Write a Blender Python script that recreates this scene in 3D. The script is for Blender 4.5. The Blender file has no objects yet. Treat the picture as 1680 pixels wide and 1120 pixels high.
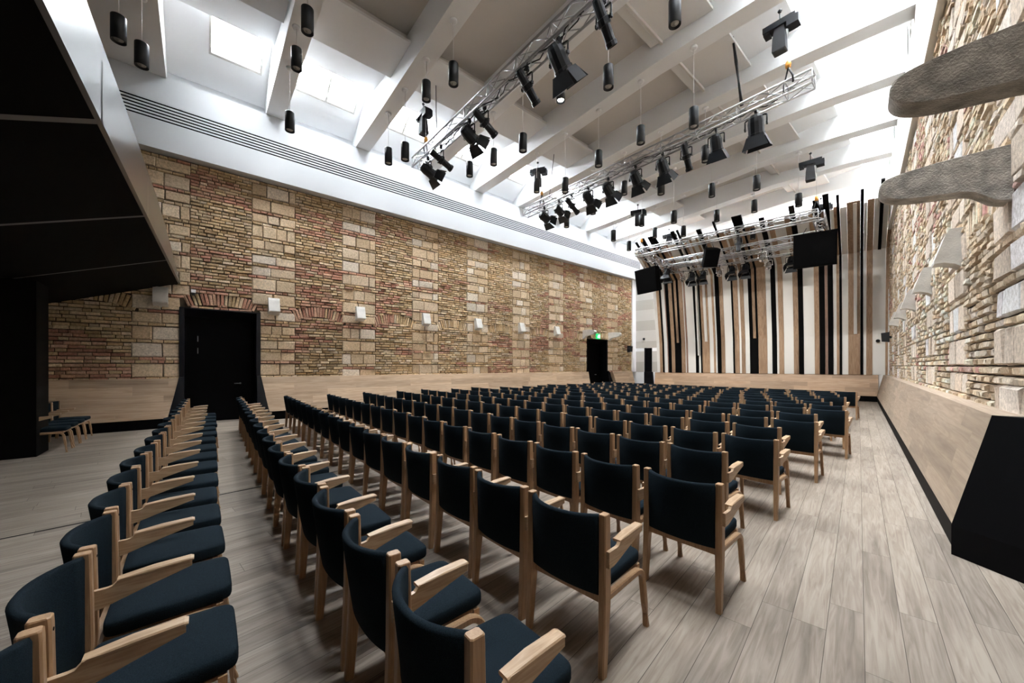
import bpy, math, random
from mathutils import Vector, Matrix
random.seed(7)
PI = math.pi
SC = bpy.context.scene
COL = SC.collection
PH = math.radians(6.8)                       # the left wall, beams and seat rows are turned by this against the right wall
SP, CP = math.sin(PH), math.cos(PH)
def fromL(v, u, z=0.0): return Vector((CP*v + SP*u, -SP*v + CP*u, z))

# ---------------------------------------------------------------- materials
def new_mat(name):
    m = bpy.data.materials.new(name); m.use_nodes = True
    nt = m.node_tree; b = nt.nodes['Principled BSDF']
    return m, nt, b
def N(nt, t, **kw):
    n = nt.nodes.new(t)
    for k, v in kw.items(): setattr(n, k, v)
    return n
def flat(name, col, rough=.5, metal=0., spec=.5, bump=0., bscale=200., var=0., vscale=3.):
    m, nt, b = new_mat(name)
    b.inputs['Base Color'].default_value = (*col, 1); b.inputs['Roughness'].default_value = rough
    b.inputs['Metallic'].default_value = metal; b.inputs['Specular IOR Level'].default_value = spec
    tc = N(nt, 'ShaderNodeTexCoord')
    if var:
        no = N(nt, 'ShaderNodeTexNoise'); no.inputs['Scale'].default_value = vscale; no.inputs['Detail'].default_value = 6
        nt.links.new(tc.outputs['Object'], no.inputs['Vector'])
        r = N(nt, 'ShaderNodeValToRGB')
        r.color_ramp.elements[0].color = (*[c*(1-var) for c in col], 1); r.color_ramp.elements[1].color = (*[min(1, c*(1+var)) for c in col], 1)
        r.color_ramp.elements[0].position = .3; r.color_ramp.elements[1].position = .7
        nt.links.new(no.outputs['Fac'], r.inputs['Fac']); nt.links.new(r.outputs['Color'], b.inputs['Base Color'])
    if bump:
        no = N(nt, 'ShaderNodeTexNoise'); no.inputs['Scale'].default_value = bscale; no.inputs['Detail'].default_value = 5
        nt.links.new(tc.outputs['Object'], no.inputs['Vector'])
        bp = N(nt, 'ShaderNodeBump'); bp.inputs['Strength'].default_value = bump; bp.inputs['Distance'].default_value = .01
        nt.links.new(no.outputs['Fac'], bp.inputs['Height']); nt.links.new(bp.outputs['Normal'], b.inputs['Normal'])
    return m
def wood(name, dark, light, axis, scale=1.0, rough=.45, use_tint=True, knots=False):
    """grain runs along `axis`; a per-plank float attribute `tint` shifts tone and grain"""
    m, nt, b = new_mat(name)
    tc = N(nt, 'ShaderNodeTexCoord'); at = N(nt, 'ShaderNodeAttribute', attribute_name='tint')
    mp = N(nt, 'ShaderNodeMapping')
    st = [14*scale]*3; st['xyz'.index(axis)] = 0.9*scale
    mp.inputs['Scale'].default_value = st
    nt.links.new(tc.outputs['Object'], mp.inputs['Vector'])
    add = N(nt, 'ShaderNodeVectorMath', operation='ADD')
    sc = N(nt, 'ShaderNodeVectorMath', operation='SCALE'); sc.inputs['Scale'].default_value = 173.
    nt.links.new(at.outputs['Color'], sc.inputs[0])
    nt.links.new(mp.outputs['Vector'], add.inputs[0]); nt.links.new(sc.outputs['Vector'], add.inputs[1])
    n1 = N(nt, 'ShaderNodeTexNoise'); n1.inputs['Scale'].default_value = 1.4; n1.inputs['Detail'].default_value = 7; n1.inputs['Distortion'].default_value = 1.6
    nt.links.new(add.outputs['Vector'], n1.inputs['Vector'])
    r = N(nt, 'ShaderNodeValToRGB')
    r.color_ramp.elements[0].position = .30; r.color_ramp.elements[0].color = (*dark, 1)
    r.color_ramp.elements[1].position = .66; r.color_ramp.elements[1].color = (*light, 1)
    nt.links.new(n1.outputs['Fac'], r.inputs['Fac'])
    last = r.outputs['Color']
    if knots:
        n2 = N(nt, 'ShaderNodeTexNoise'); n2.inputs['Scale'].default_value = .33; n2.inputs['Detail'].default_value = 3
        nt.links.new(add.outputs['Vector'], n2.inputs['Vector'])
        r2 = N(nt, 'ShaderNodeValToRGB')
        r2.color_ramp.elements[0].position = .56; r2.color_ramp.elements[0].color = (1, 1, 1, 1)
        r2.color_ramp.elements[1].position = .76; r2.color_ramp.elements[1].color = (.58, .56, .55, 1)
        nt.links.new(n2.outputs['Fac'], r2.inputs['Fac'])
        mx = N(nt, 'ShaderNodeMix', data_type='RGBA', blend_type='MULTIPLY'); mx.inputs[0].default_value = 1
        nt.links.new(last, mx.inputs[6]); nt.links.new(r2.outputs['Color'], mx.inputs[7]); last = mx.outputs[2]
    if use_tint:
        ma = N(nt, 'ShaderNodeMath', operation='MULTIPLY_ADD'); ma.inputs[1].default_value = .30; ma.inputs[2].default_value = .85
        nt.links.new(at.outputs['Fac'], ma.inputs[0])
        mx = N(nt, 'ShaderNodeVectorMath', operation='SCALE')
        nt.links.new(last, mx.inputs[0]); nt.links.new(ma.outputs[0], mx.inputs['Scale']); last = mx.outputs['Vector']
    nt.links.new(last, b.inputs['Base Color'])
    b.inputs['Roughness'].default_value = rough
    bp = N(nt, 'ShaderNodeBump'); bp.inputs['Strength'].default_value = .12; bp.inputs['Distance'].default_value = .004
    nt.links.new(n1.outputs['Fac'], bp.inputs['Height']); nt.links.new(bp.outputs['Normal'], b.inputs['Normal'])
    return m
def brick_mat():
    m, nt, b = new_mat('old_brick')
    at = N(nt, 'ShaderNodeAttribute', attribute_name='Col'); tc = N(nt, 'ShaderNodeTexCoord')
    n = N(nt, 'ShaderNodeTexNoise'); n.inputs['Scale'].default_value = 22; n.inputs['Detail'].default_value = 8; n.inputs['Roughness'].default_value = .7
    nt.links.new(tc.outputs['Object'], n.inputs['Vector'])
    r = N(nt, 'ShaderNodeValToRGB')
    r.color_ramp.elements[0].position = .28; r.color_ramp.elements[0].color = (.55, .52, .48, 1)
    r.color_ramp.elements[1].position = .72; r.color_ramp.elements[1].color = (1.25, 1.25, 1.25, 1)
    nt.links.new(n.outputs['Fac'], r.inputs['Fac'])
    mx = N(nt, 'ShaderNodeMix', data_type='RGBA', blend_type='MULTIPLY'); mx.inputs[0].default_value = 1
    nt.links.new(at.outputs['Color'], mx.inputs[6]); nt.links.new(r.outputs['Color'], mx.inputs[7])
    nt.links.new(mx.outputs[2], b.inputs['Base Color']); b.inputs['Roughness'].default_value = .92; b.inputs['Specular IOR Level'].default_value = .2
    n2 = N(nt, 'ShaderNodeTexNoise'); n2.inputs['Scale'].default_value = 38; n2.inputs['Detail'].default_value = 9; n2.inputs['Roughness'].default_value = .75
    nt.links.new(tc.outputs['Object'], n2.inputs['Vector'])
    bp = N(nt, 'ShaderNodeBump'); bp.inputs['Strength'].default_value = .9; bp.inputs['Distance'].default_value = .02
    nt.links.new(n2.outputs['Fac'], bp.inputs['Height']); nt.links.new(bp.outputs['Normal'], b.inputs['Normal'])
    return m
def fabric_mat():
    m, nt, b = new_mat('navy_fabric')
    tc = N(nt, 'ShaderNodeTexCoord')
    n = N(nt, 'ShaderNodeTexNoise'); n.inputs['Scale'].default_value = 420; n.inputs['Detail'].default_value = 2
    nt.links.new(tc.outputs['Object'], n.inputs['Vector'])
    r = N(nt, 'ShaderNodeValToRGB')
    r.color_ramp.elements[0].position = .35; r.color_ramp.elements[0].color = FAB_D
    r.color_ramp.elements[1].position = .70; r.color_ramp.elements[1].color = FAB_L
    nt.links.new(n.outputs['Fac'], r.inputs['Fac']); nt.links.new(r.outputs['Color'], b.inputs['Base Color'])
    b.inputs['Roughness'].default_value = .95; b.inputs['Specular IOR Level'].default_value = .05
    bp = N(nt, 'ShaderNodeBump'); bp.inputs['Strength'].default_value = .25; bp.inputs['Distance'].default_value = .002
    nt.links.new(n.outputs['Fac'], bp.inputs['Height']); nt.links.new(bp.outputs['Normal'], b.inputs['Normal'])
    return m
FAB_D = (.0045, .0075, .0105, 1); FAB_L = (.0145, .0235, .031, 1)
M = {}
M['floor'] = wood('washed_oak_floor', (.20, .160, .125), (.30, .253, .206), 'y', 1.5, .6, knots=True)
M['floor'].node_tree.nodes['Principled BSDF'].inputs['Specular IOR Level'].default_value = .25
M['panel_y'] = wood('oak_panel_long', (.27, .20, .14), (.37, .29, .215), 'y', .8, .5, knots=True)
M['panel_l'] = wood('oak_panel_left', (.40, .275, .175), (.55, .41, .285), 'y', .8, .5, knots=True)
M['panel_x'] = wood('oak_panel_cross', (.36, .225, .13), (.49, .34, .22), 'x', .8, .5, knots=True)
M['slat_oak'] = wood('oak_slat', (.26, .155, .085), (.40, .265, .165), 'z', .7, .5, knots=True)
M['slat_pink'] = flat('rose_wood_slat', (.25, .15, .11), .5, var=.2, vscale=2)
M['chair_wood'] = wood('chair_beech', (.29, .165, .085), (.41, .26, .145), 'z', 3, .4, use_tint=False)
M['arm_wood'] = wood('arm_beech', (.36, .23, .13), (.50, .355, .225), 'y', 3, .4, use_tint=False)
M['fabric'] = fabric_mat()
M['brick'] = brick_mat()
M['mortar'] = flat('mortar', (.085, .066, .048), .95, spec=.1, bump=.6, bscale=60, var=.35, vscale=5)
M['white'] = flat('white_plaster', (.86, .87, .88), .8, spec=.2)
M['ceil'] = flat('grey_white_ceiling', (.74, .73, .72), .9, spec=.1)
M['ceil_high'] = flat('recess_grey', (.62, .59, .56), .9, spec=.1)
M['band'] = flat('band_white', (.56, .575, .59), .7, spec=.2)
M['cream'] = flat('cream_panel', (.54, .525, .49), .7, spec=.2)
M['beige'] = flat('beige_panel', (.44, .42, .38), .7, spec=.2)
M['slat_white'] = flat('white_slat', (.76, .75, .72), .6, spec=.3)
M['slat_black'] = flat('black_slat', (.0015, .0015, .0016), .6, spec=.05)
M['black'] = flat('black_paint', (.0025, .0025, .003), .6, spec=.05)
M['booth'] = flat('black_board', (.004, .0037, .0034), .7, spec=.05)
M['speaker'] = flat('speaker_black', (.0008, .0008, .0009), .7, spec=.02)
M['fascia'] = flat('dark_lacquer_fascia', (.05, .048, .047), .28, spec=.9)
M['fascia'].node_tree.nodes['Principled BSDF'].inputs['Coat Weight'].default_value = 1.0
M['fascia'].node_tree.nodes['Principled BSDF'].inputs['Coat Roughness'].default_value = .2
M['gap'] = flat('grey_reveal', (.17, .165, .16), .6)
M['steel'] = flat('black_steel', (.005, .006, .009), .32, spec=.3)
M['lampblack'] = flat('lamp_black', (.006, .007, .009), .42, spec=.25)
M['pendant'] = flat('pendant_anthracite', (.008, .0095, .012), .42, spec=.4)
M['alu'] = flat('truss_aluminium', (.42, .42, .43), .30, metal=.9)
M['chrome'] = flat('chrome', (.75, .75, .76), .15, metal=1.)
M['stone'] = flat('rough_limestone', (.50, .47, .42), .95, spec=.1, bump=.8, bscale=75, var=.38, vscale=9)
M['stone'].node_tree.nodes['Bump'].inputs['Distance'].default_value = .025
M['stonew'] = flat('white_limestone', (.66, .64, .60), .9, spec=.1, bump=.4, bscale=50, var=.1, vscale=6)
M['cordw'] = flat('white_cord', (.75, .75, .75), .6)
M['lens'] = flat('frosted_lens', (.45, .43, .40), .2, spec=.6)
M['orange'] = flat('orange_hook', (.75, .33, .05), .4)
M['sling'] = flat('black_sling', (.02, .02, .022), .8)
M['handle'] = flat('brushed_steel', (.7, .7, .7), .3, metal=1.)
def emit(name, col, s):
    m, nt, b = new_mat(name)
    b.inputs['Base Color'].default_value = (*col, 1); b.inputs['Emission Color'].default_value = (*col, 1); b.inputs['Emission Strength'].default_value = s
    return m
M['lit'] = emit('lit_lamp_lens', (1, .95, .85), 14)
M['exit'] = emit('exit_green', (.0, .42, .10), .8)
M['exitw'] = emit('exit_pictogram', (.7, 1, .8), 1.0)
def glass_mat():
    m, nt, b = new_mat('skylight_glass')
    out = nt.nodes['Material Output']; nt.nodes.remove(b)
    t = N(nt, 'ShaderNodeBsdfTransparent'); t.inputs[0].default_value = (.96, .98, 1, 1)
    g = N(nt, 'ShaderNodeBsdfGlossy'); g.inputs['Roughness'].default_value = .02
    mx = N(nt, 'ShaderNodeMixShader'); mx.inputs[0].default_value = .06
    nt.links.new(t.outputs[0], mx.inputs[1]); nt.links.new(g.outputs[0], mx.inputs[2]); nt.links.new(mx.outputs[0], out.inputs['Surface'])
    return m
M['glass'] = glass_mat()

# ---------------------------------------------------------------- mesh builder
class MB:
    def __init__(s): s.v = []; s.f = []; s.m = []; s.t = []; s.c = []; s.sm = []
    def add(s, verts, faces, mi=0, tint=.5, col=None, smooth=False):
        o = len(s.v); s.v += [tuple(p) for p in verts]
        for f in faces: s.f.append([o+i for i in f]); s.m.append(mi); s.sm.append(smooth)
        s.t += [tint]*len(verts); s.c += [col or (.5, .5, .5)]*len(verts)
    def box(s, c, d, mi=0, rot=None, tint=.5, taper=1.0):
        x, y, z = [q/2 for q in d]
        vs = [Vector((sx*x*(taper if sz > 0 else 1), sy*y*(taper if sz > 0 else 1), sz*z)) for sz in (-1, 1) for sx, sy in ((-1, -1), (1, -1), (1, 1), (-1, 1))]
        if rot is not None: vs = [rot @ p for p in vs]
        vs = [p + Vector(c) for p in vs]
        s.add(vs, [(3, 2, 1, 0), (4, 5, 6, 7), (0, 1, 5, 4), (1, 2, 6, 5), (2, 3, 7, 6), (3, 0, 4, 7)], mi, tint)
    def bx(s, x0, x1, y0, y1, z0, z1, mi=0, tint=.5): s.box(((x0+x1)/2, (y0+y1)/2, (z0+z1)/2), (abs(x1-x0), abs(y1-y0), abs(z1-z0)), mi, None, tint)
    def quad(s, a, b, c, d, mi=0, tint=.5): s.add([a, b, c, d], [(0, 1, 2, 3)], mi, tint)
    def loft(s, secs, mi=0, cap=True, closed=False, smooth=False, tint=.5):
        n = len(secs[0]); vs = [p for q in secs for p in q]; fs = []
        k = len(secs)
        for i in range(k if closed else k-1):
            a, b = i*n, ((i+1) % k)*n
            for j in range(n):
                j2 = (j+1) % n; fs.append((a+j, a+j2, b+j2, b+j))
        if cap and not closed: fs += [tuple(range(n-1, -1, -1)), tuple((k-1)*n + j for j in range(n))]
        s.add(vs, fs, mi, tint, None, smooth)
    def prism(s, poly, off, mi=0, tint=.5):
        s.loft([[Vector(p) for p in poly], [Vector(p)+Vector(off) for p in poly]], mi, tint=tint)
    def tube(s, pts, r, n=8, mi=0, smooth=True):
        pts = [Vector(p) for p in pts]; secs = []
        for i, p in enumerate(pts):
            t = (pts[min(i+1, len(pts)-1)] - pts[max(i-1, 0)]).normalized()
            a = Vector((0, 0, 1)) if abs(t.z) < .9 else Vector((1, 0, 0))
            x = t.cross(a).normalized(); y = t.cross(x)
            secs.append([p + (x*math.cos(2*PI*j/n) + y*math.sin(2*PI*j/n))*r for j in range(n)])
        s.loft(secs, mi, smooth=smooth)
    def lathe(s, prof, n=20, c=(0, 0, 0), mi=0, smooth=True, axis=None):
        R = axis or Matrix.Identity(3)
        s.loft([[Vector(c) + R @ Vector((r*math.cos(2*PI*j/n), r*math.sin(2*PI*j/n), z)) for j in range(n)] for r, z in prof], mi, smooth=smooth)
    def build(s, name, mats, parent=None, left=False, color=False, tint=False):
        me = bpy.data.meshes.new(name); me.from_pydata(s.v, [], s.f)
        if not isinstance(mats, (list, tuple)): mats = [mats]
        for m in mats: me.materials.append(m)
        me.polygons.foreach_set('material_index', s.m); me.polygons.foreach_set('use_smooth', s.sm)
        if color:
            a = me.color_attributes.new('Col', 'FLOAT_COLOR', 'POINT')
            a.data.foreach_set('color', [q for c in s.c for q in (*c, 1.)])
        if tint:
            a = me.attributes.new('tint', 'FLOAT', 'POINT'); a.data.foreach_set('value', s.t)
        me.update()
        o = bpy.data.objects.new(name, me); COL.objects.link(o)
        if parent: o.parent = parent
        elif left: o.rotation_euler.z = -PH
        return o
def struct(o): o['kind'] = 'structure'; return o
def tag(o, label, cat, group=None):
    o['label'] = label; o['category'] = cat
    if group: o['group'] = group
    return o
def thing(name, label, cat, loc=(0, 0, 0), rz=0., group=None):
    o = bpy.data.objects.new(name, None); COL.objects.link(o); o.empty_display_size = .1
    o.location = loc; o.rotation_euler.z = rz
    return tag(o, label, cat, group)
def dup(root, loc, rot, label, group=None):
    r = root.copy(); COL.objects.link(r); r.location = loc; r.rotation_euler = rot; r['label'] = label
    if group: r['group'] = group
    for ch in root.children:
        c = ch.copy(); COL.objects.link(c); c.parent = r
        for g in ch.children:
            d = g.copy(); COL.objects.link(d); d.parent = c
    return r
ORD = ['first', 'second', 'third', 'fourth', 'fifth', 'sixth', 'seventh', 'eighth', 'ninth', 'tenth', 'eleventh', 'twelfth', 'thirteenth', 'fourteenth', 'fifteenth', 'sixteenth', 'seventeenth', 'eighteenth', 'nineteenth', 'twentieth']

# ---------------------------------------------------------------- floor
XW = 0.585                                     # foot of the right panelling
f = MB(); w = .168
x = -15.6; r = random.Random(3)
while x < 2.2:
    y = -7 - r.uniform(0, 1.8)
    while y < 24.2:
        l = r.uniform(1.5, 2.3); t = r.random()
        f.add([(x+.0016, y+.0013, 0), (x+w-.0016, y+.0013, 0), (x+w-.0016, y+l-.0013, 0), (x+.0016, y+l-.0013, 0)], [(0, 1, 2, 3)], 0, t)
        y += l
    x += w
f.bx(-15.7, 2.4, -9, 26.5, -.2, -.0025, 1)
struct(f.build('floor', [M['floor'], flat('floor_joint', (.07, .055, .042), .9)], tint=True))
f = MB(); f.bx(-5.81, -5.785, -2.5, 6.0, .0, .002)
tag(f.build('floor_joint_strip', M['black']), 'thin black strip let into the oak floor at left', 'floor strip')

# ---------------------------------------------------------------- brick walls
def smooth_noise(a, b, seed):
    def h(i, j): return random.Random(i*7349 + j*9151 + seed*131).random()
    i, j = math.floor(a), math.floor(b); fa, fb = a-i, b-j
    fa = fa*fa*(3-2*fa); fb = fb*fb*(3-2*fb)
    return (h(i, j)*(1-fa)+h(i+1, j)*fa)*(1-fb) + (h(i, j+1)*(1-fa)+h(i+1, j+1)*fa)*fb
PAL = [(.66, .52, .32), (.72, .60, .41), (.63, .48, .29), (.57, .42, .25), (.74, .63, .47), (.68, .55, .36)]
RED = [(.58, .34, .25), (.62, .42, .31), (.52, .28, .21), (.62, .40, .29)]
def brick_wall(name, a0, a1, z0, z1, P, depth, piers, pw, holes, seed, tone=(1, 1, 1), parent_left=False, red=1.0):
    """P(a, z, d) gives a point: a along the wall, z up, d out of the wall"""
    rr = random.Random(seed); mb = MB()
    def put(A0, A1, Z0, Z1, col, d, ang=0.0, inset=.012):
        ca, cz = (A0+A1)/2, (Z0+Z1)/2
        def q(a, z, dd):
            a, z = a-ca, z-cz
            return P(ca + a*math.cos(ang) - z*math.sin(ang), cz + a*math.sin(ang) + z*math.cos(ang), dd)
        j = lambda s_: rr.uniform(-s_, s_)
        big = (A1-A0) > .36 or (Z1-Z0) > .16
        jj = .011 if big else .005
        base = [q(A0+j(jj), Z0+j(jj), -.01), q(A1+j(jj), Z0+j(jj), -.01), q(A1+j(jj), Z1+j(jj), -.01), q(A0+j(jj), Z1+j(jj), -.01)]
        i2 = min(inset, (A1-A0)*.3, (Z1-Z0)*.3)
        mid = [q(A0+j(jj), Z0+j(jj), d*.45), q(A1+j(jj), Z0+j(jj), d*.45), q(A1+j(jj), Z1+j(jj), d*.45), q(A0+j(jj), Z1+j(jj), d*.45)]
        fr = [q(A0+i2+j(.006), Z0+i2+j(.005), d+j(.008)), q(A1-i2+j(.006), Z0+i2+j(.005), d+j(.008)), q(A1-i2+j(.006), Z1-i2+j(.005), d+j(.008)), q(A0+i2+j(.006), Z1-i2+j(.005), d+j(.008))]
        fs = []
        for k in (0, 4):
            for e in range(4):
                e2 = (e+1) % 4; fs.append((k+e, k+e2, k+4+e2, k+4+e))
        fs.append((8, 9, 10, 11))
        mb.add(base+mid+fr, fs, 0, .5, col)
    def colour(a, z):
        n = smooth_noise(a*.42, z*1.9, seed)*.6 + smooth_noise(a*1.3, z*5.5, seed+5)*.4
        rd = n > .64 - .05*red
        c = rr.choice(RED if rd and rr.random() < .75*red else PAL)
        k = rr.uniform(.78, 1.16)
        g = smooth_noise(a*.3+40, z*.5, seed+9)
        k *= .85 + .3*g
        return tuple(min(.9, c[i]*k*tone[i]) for i in range(3))
    def stone_col():
        b = rr.choice([(.72, .61, .46), (.68, .56, .40), (.64, .51, .35), (.80, .74, .64), (.70, .59, .43), (.66, .54, .38)])
        k = rr.uniform(.85, 1.12)
        return tuple(min(.9, b[i]*k*tone[i]) for i in range(3))
    def blocked(A0, A1, Z0, Z1):
        for h in holes:
            if A1 > h[0] and A0 < h[1] and Z1 > h[2] and Z0 < h[3]: return True
        return False
    def in_pier(A):
        for p in piers:
            if abs(A-p) < pw: return p
        return None
    def ab_par(l, g_):
        for h in holes:
            if l < (h[0]+h[1])/2 < g_: return h[3]+.02, .10
        return 2.98, .20
    def arch_bounds(a):
        for p, p2 in zip(piers[:-1], piers[1:]):
            l, rgt = p+pw-.12, p2-pw+.12
            if l < a < rgt:
                t = (a-l)/(rgt-l)*2-1; b_, sg = ab_par(l, rgt)
                return b_ + sg*(1-t*t), .33
        return None
    # voussoirs
    for p, p2 in zip(piers[:-1], piers[1:]):
        l, rgt = p+pw-.12, p2-pw+.12; n = int((rgt-l)/.082)
        for i in range(n):
            a = l + (i+.5)*(rgt-l)/n
            z, h = arch_bounds(a); t = (a-l)/(rgt-l)*2-1
            if blocked(a-.03, a+.03, z+.02, z+h): continue
            put(a-.034, a+.034, z+.008, z+h-.008, colour(a, z), rr.uniform(.022, .04), -t*.42, .01)
    # coursed pier stones (4 courses stone, then 1-2 courses of brick)
    ch = .088; nc = int((z1-z0)/ch); stone_rows = {}
    for p in piers:
        rp = random.Random(seed + int(p*100)); c = rp.choice((0, 1)); rows = []
        while c < nc:
            h = rp.choice((3, 4, 4, 3)); rows.append((c, min(c+h, nc))); c += h + rp.choice((1, 1, 2))
        stone_rows[p] = rows
        for (c0, c1) in rows:
            parts = [(max(p-pw, a0), min(p+pw, a1))]
            for h in holes:
                if z0+c1*ch > h[2] and z0+c0*ch < h[3]-.05:
                    parts = [q for (x0_, x1_) in parts for q in ((x0_, min(x1_, h[0])), (max(x0_, h[1]), x1_)) if q[1]-q[0] > .05]
            for a, end in parts:
              while a < end-.04:
                l = rp.uniform(.26, .62); b = min(a+l, end)
                if end-b < .16: b = end
                put(a+.008, b-.008, z0+c0*ch+.008, z0+c1*ch-.008, stone_col(), rr.uniform(.03, .055), 0, .018)
                a = b
    for c in range(nc):
        z = z0 + c*ch; wob = rr.uniform(-.006, .006); zm = z+ch/2; cut = []
        for h in holes:
            if z+ch*.6 > h[2] and z+ch*.3 < h[3]: cut.append((h[0], h[1]))
        for p in piers:
            if any(c0 <= c < c1 for c0, c1 in stone_rows[p]): cut.append((p-pw, p+pw))
        for p, p2 in zip(piers[:-1], piers[1:]):
            l, g_ = p+pw-.12, p2-pw+.12; m_, hw_ = (l+g_)/2, (g_-l)/2; b_, sg = ab_par(l, g_); H_ = .33
            if b_ < zm < b_+sg+H_:
                out = 1. if zm < b_+H_ else math.sqrt(max(0, 1-(zm-b_-H_)/sg)); inn = math.sqrt(1-(zm-b_)/sg) if zm < b_+sg else 0.
                if inn <= .05: cut.append((m_-hw_*out, m_+hw_*out))
                else: cut += [(m_-hw_*out, m_-hw_*inn), (m_+hw_*inn, m_+hw_*out)]
        cut.sort(); segs = []; cur = a0
        for q0, q1 in cut:
            if q0 > cur+.03: segs.append((cur, min(q0, a1)))
            cur = max(cur, q1)
        if cur < a1: segs.append((cur, a1))
        for s0, s1 in segs:
            a = s0; st = True
            while a < s1-.01:
                l = rr.choice((rr.uniform(.2, .34), rr.uniform(.24, .30), rr.uniform(.13, .19)))
                if st: l *= rr.uniform(.5, 1); st = False
                if s1-(a+l) < .09: l = s1-a
                A0, A1 = a, a+l; a += l; mid = (A0+A1)/2
                cc = colour(mid, z)
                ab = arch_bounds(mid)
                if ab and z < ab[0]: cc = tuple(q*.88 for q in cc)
                if A1-A0 > .02: put(A0+.006, A1-.006, z+.008+wob, z+ch-.008+wob, cc, rr.uniform(.026, .062), rr.uniform(-.02, .02))
    # mortar bed with the door openings left out
    hs = sorted([h for h in holes if h[4]]); cur = a0
    for h in hs:
        if h[0] > cur: mb.add([P(cur, z0, 0), P(h[0], z0, 0), P(h[0], z1, 0), P(cur, z1, 0)], [(0, 1, 2, 3)], 1)
        mb.add([P(h[0], h[3], 0), P(h[1], h[3], 0), P(h[1], z1, 0), P(h[0], z1, 0)], [(0, 1, 2, 3)], 1)
        cur = h[1]
    mb.add([P(cur, z0, 0), P(a1, z0, 0), P(a1, z1, 0), P(cur, z1, 0)], [(0, 1, 2, 3)], 1)
    return mb.build(name, [M['brick'], M['mortar']], left=parent_left, color=True)
PIERS = [-3.2, -.72, 1.78, 4.30, 6.83, 9.32, 11.86, 14.30, 16.77]
VB = -13.38                                   # left brick plane
DL = (-.36, 1.41); DF = (16.82, 18.72)        # door openings in the left wall
lw = brick_wall('wall_left', -3.6, 21.38, 1.22, 7.14, lambda a, z, d: (VB+d, a, z), .03, PIERS + [19.3], .56,
                [(DL[0], DL[1], 0, 3.17, True), (DF[0], DF[1], 0, 3.14, True)], 11, (1.02, .965, .93), True)
struct(lw)
RP = [3.95+2.48*k-2.48*2+1.35 for k in range(10)]   # right piers: 0.34, 2.82 ... 7.8 ...
RP = [0.3, 2.75, 5.24, 7.72, 10.3, 12.9, 15.3, 17.7, 20.2]
XB = 1.0
DR = (2.85, 4.72)
rw = brick_wall('wall_right', -5.5, 22.9, 1.16, 7.08, lambda a, z, d: (XB-d, a, z), .03, RP, .56,
                [(DR[0], DR[1], 0, 3.15, True)], 23, (1.18, 1.22, 1.42), False, .4)
struct(rw)

# ---------------------------------------------------------------- leaning oak panelling + black skirting
def panel(name, a0, a1, P, mat, seed, z0=.25, z1=1.24, rows=5, cut=(0, 0)):
    """P(a, z, d): d = 0 face, leaning handled by P. cut slants the two ends (end moves by cut at the foot)"""
    mb = MB(); rr = random.Random(seed); rh = (z1-z0)/rows
    for k in range(rows):
        a = a0-rr.uniform(0, 1.6); z = z0+k*rh; zt = z+rh
        while a < a1:
            l = rr.uniform(1.6, 2.4); A, B = max(a, a0), min(a+l, a1); a += l
            if B-A < .01: continue
            fk = lambda zz: (z1-zz)/(z1-z0)
            def e(v_, zz): 
                if abs(v_-a0) < 1e-6: return v_ + cut[0]*fk(zz)
                if abs(v_-a1) < 1e-6: return v_ + cut[1]*fk(zz)
                return v_
            g = .0009
            mb.add([P(e(A, z)+g, z+g, .002), P(e(B, z)-g, z+g, .002), P(e(B, zt)-g, zt-g, .002), P(e(A, zt)+g, zt-g, .002)], [(0, 1, 2, 3)], 0, rr.random())
    # solid core, ledge on top and ends
    c0, c1 = cut
    F = [P(a0+c0, z0, 0), P(a1+c1, z0, 0), P(a1, z1, 0), P(a0, z1, 0)]
    B = [P(a0+c0, z0, -.30), P(a1+c1, z0, -.30), P(a1, z1, -.20), P(a0, z1, -.20)]
    mb.add(F+B, [(0, 1, 2, 3), (3, 2, 6, 7), (0, 3, 7, 4), (1, 5, 6, 2), (4, 5, 1, 0), (4, 7, 6, 5)], 0, .5)
    return struct(mb.build(name, [mat], tint=True))
def lean_left(a, z, d):                       # left panelling in left-frame coords, turned afterwards
    return (-13.03 - .19*(z-.25)/1.0 + d, a, z)
def skirt(name, boxes, left=False):
    mb = MB()
    for b in boxes: mb.bx(*b)
    return struct(mb.build(name, M['black'], left=left))
for i, (a, b, cut) in enumerate([(-2.72, DL[0]-.02, (0, -.22)), (DL[1]+.02, DF[0]+.0, (.19, 0)), (DF[1]+.42, 21.25, (.25, .12))]):
    o = panel('trim_%d' % (i+1), a, b, lean_left, M['panel_l'], 5+i, z1=1.27, cut=cut); o.rotation_euler.z = -PH
skirt('baseboard_left', [(-13.35, -13.06, -2.72, DL[0]-.2, 0, .252), (-13.35, -13.06, DL[1]+.2, DF[0], 0, .252), (-13.35, -13.06, DF[1]+.6, 21.8, 0, .252)], True)
def lean_right(a, z, d): return (.585 + .205*(z-.25)/.95 - d, a, z)
o = panel('trim_4', 4.86, 23.0, lean_right, M['panel_y'], 21, z1=1.2)
o = panel('trim_5', -5.5, 2.7, lean_right, M['panel_y'], 22, z1=1.2)
skirt('baseboard_right', [(.605, .95, 4.86, 23.0, 0, .252), (.605, .95, -5.5, 2.7, 0, .252)])
YB = 23.30
def lean_back(a, z, d): return (a, 23.06 + .17*(z-.25)/.95 - d, z)
panel('trim_6', -9.36, .64, lean_back, M['panel_x'], 31, z1=1.2)
skirt('baseboard_back', [(-9.36, .62, 23.08, 23.3, 0, .252)])
# short return of panelling under the balcony
def lean_ret(a, z, d): return (a, -2.72 - .14*(z-.25) + d, z)
o = panel('trim_7', -13.1, -11.3, lambda a, z, d: (a, -2.85 - .16*(z-.25) + d, z), M['panel_x'], 37, z1=1.27); o.rotation_euler.z = -PH

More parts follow.
